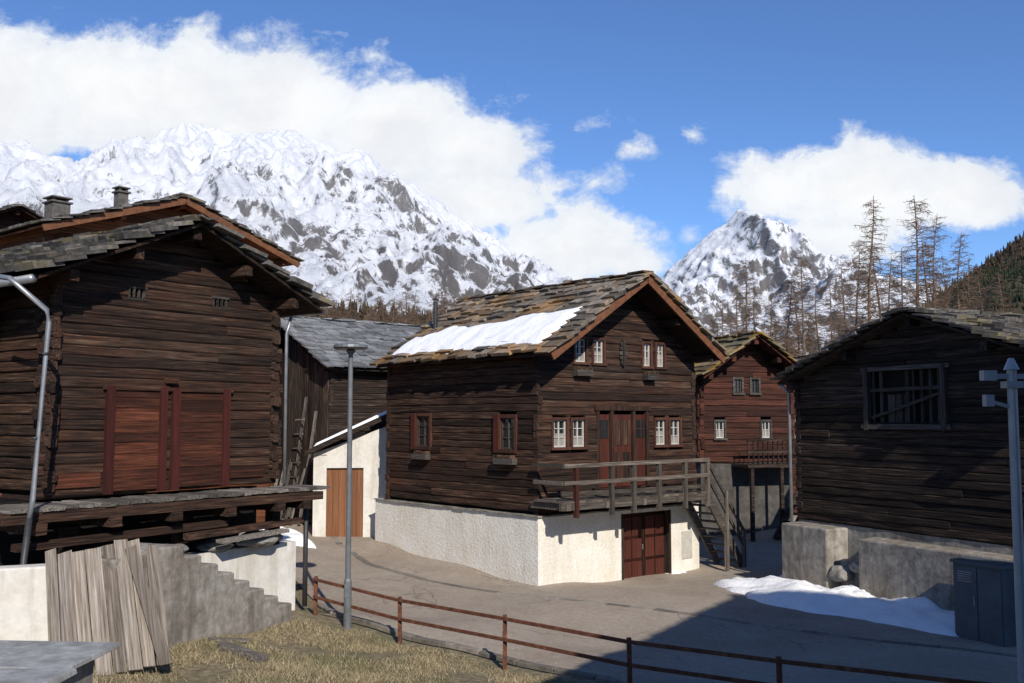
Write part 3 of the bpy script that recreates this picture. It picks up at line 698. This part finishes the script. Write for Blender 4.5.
# ================================================================ TREES
M_LARCH=surf('larch_bark',[(0,(.085,.055,.038)),(1,(.20,.135,.09))],scale=2,bump=0,island=.3)
def larch(seed,H=18,n=150,tw=9):
    r=random.Random(seed); mb=MB()
    bend=[(.25*math.sin(i*.7+seed)*i/10,.2*math.cos(i*.9+seed)*i/10) for i in range(11)]
    mb.tube([(bend[i][0],bend[i][1],H*i/10) for i in range(11)],[.2*(1-i/10.3)+.012 for i in range(11)],7)
    for k in range(n):
        f=.10+.89*(k/n)**.95; z=H*f; a=r.uniform(0,6.28)
        L=(H*.17*(1-f)**.75+.25)*r.uniform(.35,1.2)
        if f<.25: L*=r.uniform(.3,.9)
        i=min(9,int(f*10)); t=f*10-i
        bx=bend[i][0]*(1-t)+bend[i+1][0]*t; by=bend[i][1]*(1-t)+bend[i+1][1]*t
        up=r.uniform(-.15,.4); P=[]
        for q in range(5):
            s=q/4; P.append(Vector((bx+math.cos(a)*L*s+r.uniform(-.06,.06),by+math.sin(a)*L*s,z+L*(up*s-.4*s*s+.3*s**3))))
        mb.tube(P,[.03*(1-f)+.02,.027,.021,.015,.009],3)
        for w in range(int(tw*min(1,.35+L/2.5))):
            s=r.uniform(.1,1)*4; i2=min(3,int(s)); b=P[i2].lerp(P[i2+1],s-i2); aa=a+r.choice((-1,1))*r.uniform(.4,1.5); l=r.uniform(.2,.7)
            e=b+Vector((math.cos(aa)*l,math.sin(aa)*l,r.uniform(-.6,.3)*l))
            mb.tube([b,e],[.014,.008],3,cap=False)
            for _ in range(2):
                c=b.lerp(e,r.uniform(.2,1)); mb.tube([c,c+Vector((r.uniform(-.25,.25),r.uniform(-.25,.25),r.uniform(-.35,.12)))],[.010,.006],3,cap=False)
    o=mb.obj('larch_proto',M_LARCH,recalc=False); me=o.data; bpy.data.objects.remove(o); return me
vars_=[larch(s) for s in (1,2,3,4)]
def plant(name,u_x,y,ztop,k,wide=1):
    gz=1.2; o=bpy.data.objects.new(name,vars_[k%4]); s=(ztop-gz)/18
    o.location=(u_x,y,gz); o.scale=(s*wide,s*wide,s); o.rotation_euler=(0,0,k*1.7); scn.collection.objects.link(o); return o
for i,(u,v,Yd) in enumerate(((874,194,60),(921,192,66),(940,212,70),(748,256,80),(790,276,84),(805,252,82),(964,230,78),(846,258,92),(860,238,80),
      (725,298,95),(893,255,80),(985,262,90),(772,292,90),(820,280,84),(905,246,74),(950,252,84),(738,280,88),(758,285,92),(832,270,86),(880,240,86),(930,238,82),(974,255,74),(1004,270,88),(715,312,92),(798,268,96))):
    plant('larch_tree',(u-512)/996*Yd,Yd,4.6+(420-v)/996*Yd,i,R.uniform(.9,1.25))
def forest(name,items):
    root=empty(name)
    for i,(x,y,zt) in enumerate(items):
        o=plant('tree',x,y,zt,i,1.2); o.parent=root
R2=random.Random(5)
forest('larch_woodland',[((u-512)/996*Yd,Yd,4.6+(420-v)/996*Yd) for u,v,Yd in
   [(R2.uniform(325,465),R2.uniform(288,320),R2.uniform(95,150)) for _ in range(40)]])
forest('larch_woodland',[((u-512)/996*Yd,Yd,4.6+(420-v)/996*Yd) for u,v,Yd in
   [(R2.uniform(690,900),R2.uniform(310,345),R2.uniform(110,160)) for _ in range(36)]])

# ================================================================ MOUNTAINS
def fbm(p,o=5): return noise.fractal(p,.9,2.1,o)
def mountain(name,pts,Y0,depth,mat,nx,ny,amp,fs,redge=12,power=1.15,seed=0,octv=8,hh=.85):
    us=np.array([p[0] for p in pts],float); vs=np.array([p[1] for p in pts],float)
    PX=(us-512)/996*Y0; PZ=(420-vs)/996*Y0+4.6
    xs=np.linspace(PX[0],PX[-1],nx); tt=np.concatenate([-np.linspace(.12,.01,5),np.linspace(0,1,ny)**1.15])
    Xg=np.zeros((len(tt),nx));Yg=Xg.copy();Zg=Xg.copy()
    zr=np.interp(xs,PX,PZ)
    for j,t in enumerate(tt):
        for i,x in enumerate(xs):
            y=Y0-t*depth
            wx=x+ t*(depth*.12)*math.sin(x/depth*5+seed)
            zz=np.interp(wx,PX,PZ) if 0<t<1 else zr[i]
            zz=zr[i]*(1-min(1,t*1.2))+zz*min(1,t*1.2) if t>0 else zr[i]
            base=zz*(1-abs(t))**power if t>=0 else zz*(1+t*3.5)
            p=Vector((x/fs,y/fs*.55,seed*3.1))
            rg=noise.ridged_multi_fractal(p,hh,2.1,octv,1.0,2.0)-1.15
            a=amp*min(1,max(0,t)*4+.0)*(1-.5*max(0,t))*min(1,zz/(amp*1.5+1))
            Xg[j,i]=x; Yg[j,i]=y+fbm(p*2.3,3)*fs*.15*min(1,max(0,t)*4)
            Zg[j,i]=max(-20,base+a*rg+redge*fbm(Vector((x/fs*5,y/fs*5,seed)),5)*min(1,zz/100))
    return gridmesh(name,Xg,Yg,Zg,mat,True)
def mtn_mat(name,sc,thr,zlo,zhi,lowcol=(.06,.045,.035),xgrad=None,bumpd=.45):
    m,nt,b=newmat(name)
    tc=nt.nodes.new('ShaderNodeTexCoord').outputs['Object']
    v=mapping(nt,tc,(1,.5,.7))
    n1=noisetex(nt,v,sc,12,.8,.8); n2=noisetex(nt,tc,sc*.12,5,.55)
    ge=nt.nodes.new('ShaderNodeNewGeometry'); sx=nt.nodes.new('ShaderNodeSeparateXYZ'); nt.links.new(ge.outputs['Normal'],sx.inputs[0])
    slope=mrange(nt,sx.outputs[2],.92,.35,-.10,.12)
    pz=nt.nodes.new('ShaderNodeSeparateXYZ'); nt.links.new(tc,pz.inputs[0])
    alt=mrange(nt,pz.outputs[2],zlo,zhi,.13,-.05)
    s=math_(nt,'ADD',math_(nt,'ADD',n1,slope),math_(nt,'ADD',alt,math_(nt,'MULTIPLY',math_(nt,'SUBTRACT',n2,.5),.30)))
    if xgrad: s=math_(nt,'ADD',s,mrange(nt,pz.outputs[0],xgrad[0],xgrad[1],xgrad[2],xgrad[3]))
    mask=mrange(nt,s,thr,thr+.06)
    rock=ramp(nt,noisetex(nt,tc,sc*4,6,.7),[(.3,(.06,.056,.056)),(.7,(.19,.18,.175))])
    rock=mixc(nt,mrange(nt,alt,.03,.12),rock,lowcol)
    snow=mixc(nt,n2,(.72,.755,.82),(.84,.85,.88))
    col=mixc(nt,math_(nt,'MULTIPLY',mask,.9),snow,rock)
    nt.links.new(col,b.inputs['Base Color']); b.inputs['Roughness'].default_value=.9; b.inputs['Specular IOR Level'].default_value=.1
    bp=nt.nodes.new('ShaderNodeBump'); bp.inputs['Strength'].default_value=.9; bp.inputs['Distance'].default_value=bumpd/sc
    nt.links.new(n1,bp.inputs['Height']); nt.links.new(bp.outputs[0],b.inputs['Normal'])
    return m
A=[(-350,150),(-200,110),(-80,150),(0,141),(18,139),(40,150),(60,157),(85,165),(110,153),(125,150),(150,140),(165,134),(180,124),(192,117),(200,125),(210,130),(230,127),(250,132),(270,127),(288,125),(300,133),(320,136),(338,148),(350,155),
(362,150),(376,155),(385,166),(395,172),(405,183),(420,190),(450,210),(480,230),(510,252),(545,279),(600,320),(680,400),(720,425)]
mountain('snowy_mountain',A,3000,2200,mtn_mat('snow_rock',.03,.578,100,700,xgrad=(-1200,100,-.05,.045)),600,340,150,430,26,1.12,1.0)
Bm=[(540,425),(600,350),(640,300),(665,275),(690,250),(715,232),(728,222),(741,207),(755,220),(775,232),(800,243),(825,258),(850,275),(900,305),(950,340),(1060,425)]
mountain('snowy_peak',Bm,4800,2600,mtn_mat('snow_rock_peak',.02,.578,250,1200,bumpd=.4),380,220,190,460,20,1.15,2.0)
Cm=[(800,425),(860,372),(900,335),(930,305),(952,286),(975,271),(1000,255),(1024,239),(1080,205),(1200,150),(1400,110)]
M_HILL=surf('forest_floor',[(0,(.03,.026,.016)),(.5,(.055,.045,.026)),(1,(.11,.088,.055))],scale=.02,bump=.0,rough=1)
hill=mountain('wooded_hill',Cm,1300,900,M_HILL,140,80,40,260,8,1.1,3.0,6,.95)
Dm=[(200,300),(330,310),(400,316),(450,330),(520,380),(560,420)]
hill2=mountain('wooded_slope',Dm,600,350,M_HILL,60,40,12,120,3,1.1,4.0,6,.95)
def conifers(name,hill,n,hmin,hmax,seed,mats,xmin=-1e9):
    r=random.Random(seed); me=hill.data; mb=MB(); V=me.vertices; polys=me.polygons; N=len(polys)
    for _ in range(n):
        p=polys[r.randrange(N)]; a,b,c,d=[V[i].co for i in p.vertices]; s,t=r.random(),r.random()
        q=(a*(1-s)+b*s)*(1-t)+(d*(1-s)+c*s)*t
        if q.x<xmin: continue
        if noise.noise(q*.012)<-.3: continue
        h=r.uniform(hmin,hmax); mi=0 if noise.noise(q*.006)+r.uniform(-.35,.35)>.12 else 1; k=5; w=h*r.uniform(.15,.23); lean=r.uniform(0,6)
        for (z0,z1,ww) in ((.05,.6,1),(.35,.82,.75),(.6,1.0,.5)):
            base=len(mb.v)
            for e in range(k):
                tt=lean+6.283*e/k; rr=w*ww*r.uniform(.6,1.3); mb.v.append((q.x+rr*math.cos(tt),q.y+rr*math.sin(tt),q.z+h*(z0+r.uniform(-.05,.05))))
            mb.v.append((q.x+r.uniform(-.3,.3),q.y,q.z+h*z1))
            for e in range(k): mb.f.append((base+e,base+(e+1)%k,base+k)); mb.m.append(mi)
    mb.obj(name,mats,recalc=False)
mc=[surf('conifer_green',[(0,(.012,.018,.010)),(1,(.03,.04,.02))],scale=.2,island=.5,bump=0,rough=1),
    surf('larch_brown',[(0,(.03,.022,.014)),(1,(.07,.048,.028))],scale=.2,island=.5,bump=0,rough=1)]
conifers('conifer_forest',hill,18000,6,11,4,mc)
conifers('conifer_forest',hill2,3000,6,10,5,[mc[1],mc[1]])

# ================================================================ WORLD
w=bpy.data.worlds.new("World"); scn.world=w; w.use_nodes=True; nt=w.node_tree
bg=nt.nodes['Background']; EL=33; hs=Vector((.3,-.954,0)).normalized()
sky=nt.nodes.new('ShaderNodeTexSky'); sky.sky_type='NISHITA'; sky.sun_disc=False; sky.sun_elevation=math.radians(EL)
sky.sun_rotation=math.atan2(hs.x,hs.y); sky.altitude=1600; sky.air_density=1.0; sky.dust_density=.3; sky.ozone_density=2.0
tc=nt.nodes.new('ShaderNodeTexCoord').outputs['Generated']
sp=nt.nodes.new('ShaderNodeSeparateXYZ'); nt.links.new(tc,sp.inputs[0])
yy=math_(nt,'MAXIMUM',sp.outputs[1],.08)
px=math_(nt,'DIVIDE',sp.outputs[0],yy); pz=math_(nt,'DIVIDE',sp.outputs[2],yy)
cb=nt.nodes.new('ShaderNodeCombineXYZ'); nt.links.new(px,cb.inputs[0]); nt.links.new(pz,cb.inputs[2]); P=cb.outputs[0]
def blob(u,v,ru,rv,gain=1):
    s=nt.nodes.new('ShaderNodeVectorMath'); s.operation='SUBTRACT'; nt.links.new(P,s.inputs[0]); s.inputs[1].default_value=((u-512)/996,0,(420-v)/996)
    m=nt.nodes.new('ShaderNodeVectorMath'); m.operation='MULTIPLY'; nt.links.new(s.outputs[0],m.inputs[0]); m.inputs[1].default_value=(996/ru,0,996/rv)
    l=nt.nodes.new('ShaderNodeVectorMath'); l.operation='LENGTH'; nt.links.new(m.outputs[0],l.inputs[0])
    return mrange(nt,l.outputs['Value'],0,1.7,gain,0)
bl=[blob(0,88,160,84,1.2),blob(120,86,200,72,1.3),blob(270,104,150,68,1.3),blob(390,120,120,62,1.25),blob(460,142,88,54,1.1),
    blob(480,200,110,52,1.1),blob(560,245,125,48,1.15),blob(630,262,60,26,.9),
    blob(785,188,75,46,1.2),blob(865,190,130,56,1.3),blob(960,192,78,42,1.2),blob(850,235,120,44,1.1),
    blob(580,125,60,30,.48),blob(600,180,70,30,.52),blob(700,130,45,25,.42),blob(690,235,50,30,.6),blob(170,10,120,20,.55),blob(645,145,50,26,.45)]
acc=bl[0]
for b_ in bl[1:]: acc=math_(nt,'MAXIMUM',acc,b_)
n1=noisetex(nt,mapping(nt,P,(1,1,1.35)),6.0,14,.62,.35)
n3=noisetex(nt,mapping(nt,P,(1,1,1.3)),20.0,10,.66,.3)
dens=math_(nt,'ADD',acc,math_(nt,'ADD',math_(nt,'MULTIPLY',math_(nt,'SUBTRACT',n1,.5),1.5),math_(nt,'MULTIPLY',math_(nt,'SUBTRACT',n3,.5),.75)))
mask=mrange(nt,dens,.42,.66); mask=math_(nt,'POWER',mask,1.25)
body=mrange(nt,dens,.5,1.6)
ccol=ramp(nt,body,[(0,(.80,.86,.95)),(.3,(.96,.98,1.0)),(.6,(1.0,1.0,1.0)),(1,(.92,.93,.955))])
shade=mixc(nt,mrange(nt,math_(nt,'SUBTRACT',n1,math_(nt,'MULTIPLY',n3,.35)),.24,.44,.0,.30),ccol,(.60,.65,.74))
sc=nt.nodes.new('ShaderNodeVectorMath'); sc.operation='MULTIPLY'; nt.links.new(sky.outputs[0],sc.inputs[0]); sc.inputs[1].default_value=(.082,.108,.146)
fin=mixc(nt,math_(nt,'MULTIPLY',mask,.98),sc.outputs[0],shade)
nt.links.new(fin,bg.inputs[0]); bg.inputs[1].default_value=1.0
sun=bpy.data.lights.new('sun','SUN'); sun.energy=5.0; sun.angle=math.radians(.5); sun.color=(1,.93,.83)
so=bpy.data.objects.new('sun',sun); scn.collection.objects.link(so)
tos=Vector((hs.x*math.cos(math.radians(EL)),hs.y*math.cos(math.radians(EL)),math.sin(math.radians(EL))))
so.rotation_euler=(-tos).to_track_quat('-Z','Y').to_euler(); so.location=(10,-20,40)
cam=bpy.data.cameras.new('camera'); co=bpy.data.objects.new('camera',cam); scn.collection.objects.link(co)
cam.lens=35; cam.sensor_width=36; cam.clip_end=30000; cam.clip_start=.1
co.location=(0,0,4.6); co.rotation_euler=(math.radians(94.5),0,0); scn.camera=co
scn.view_settings.view_transform='Standard'; scn.view_settings.look='None'; scn.view_settings.exposure=0
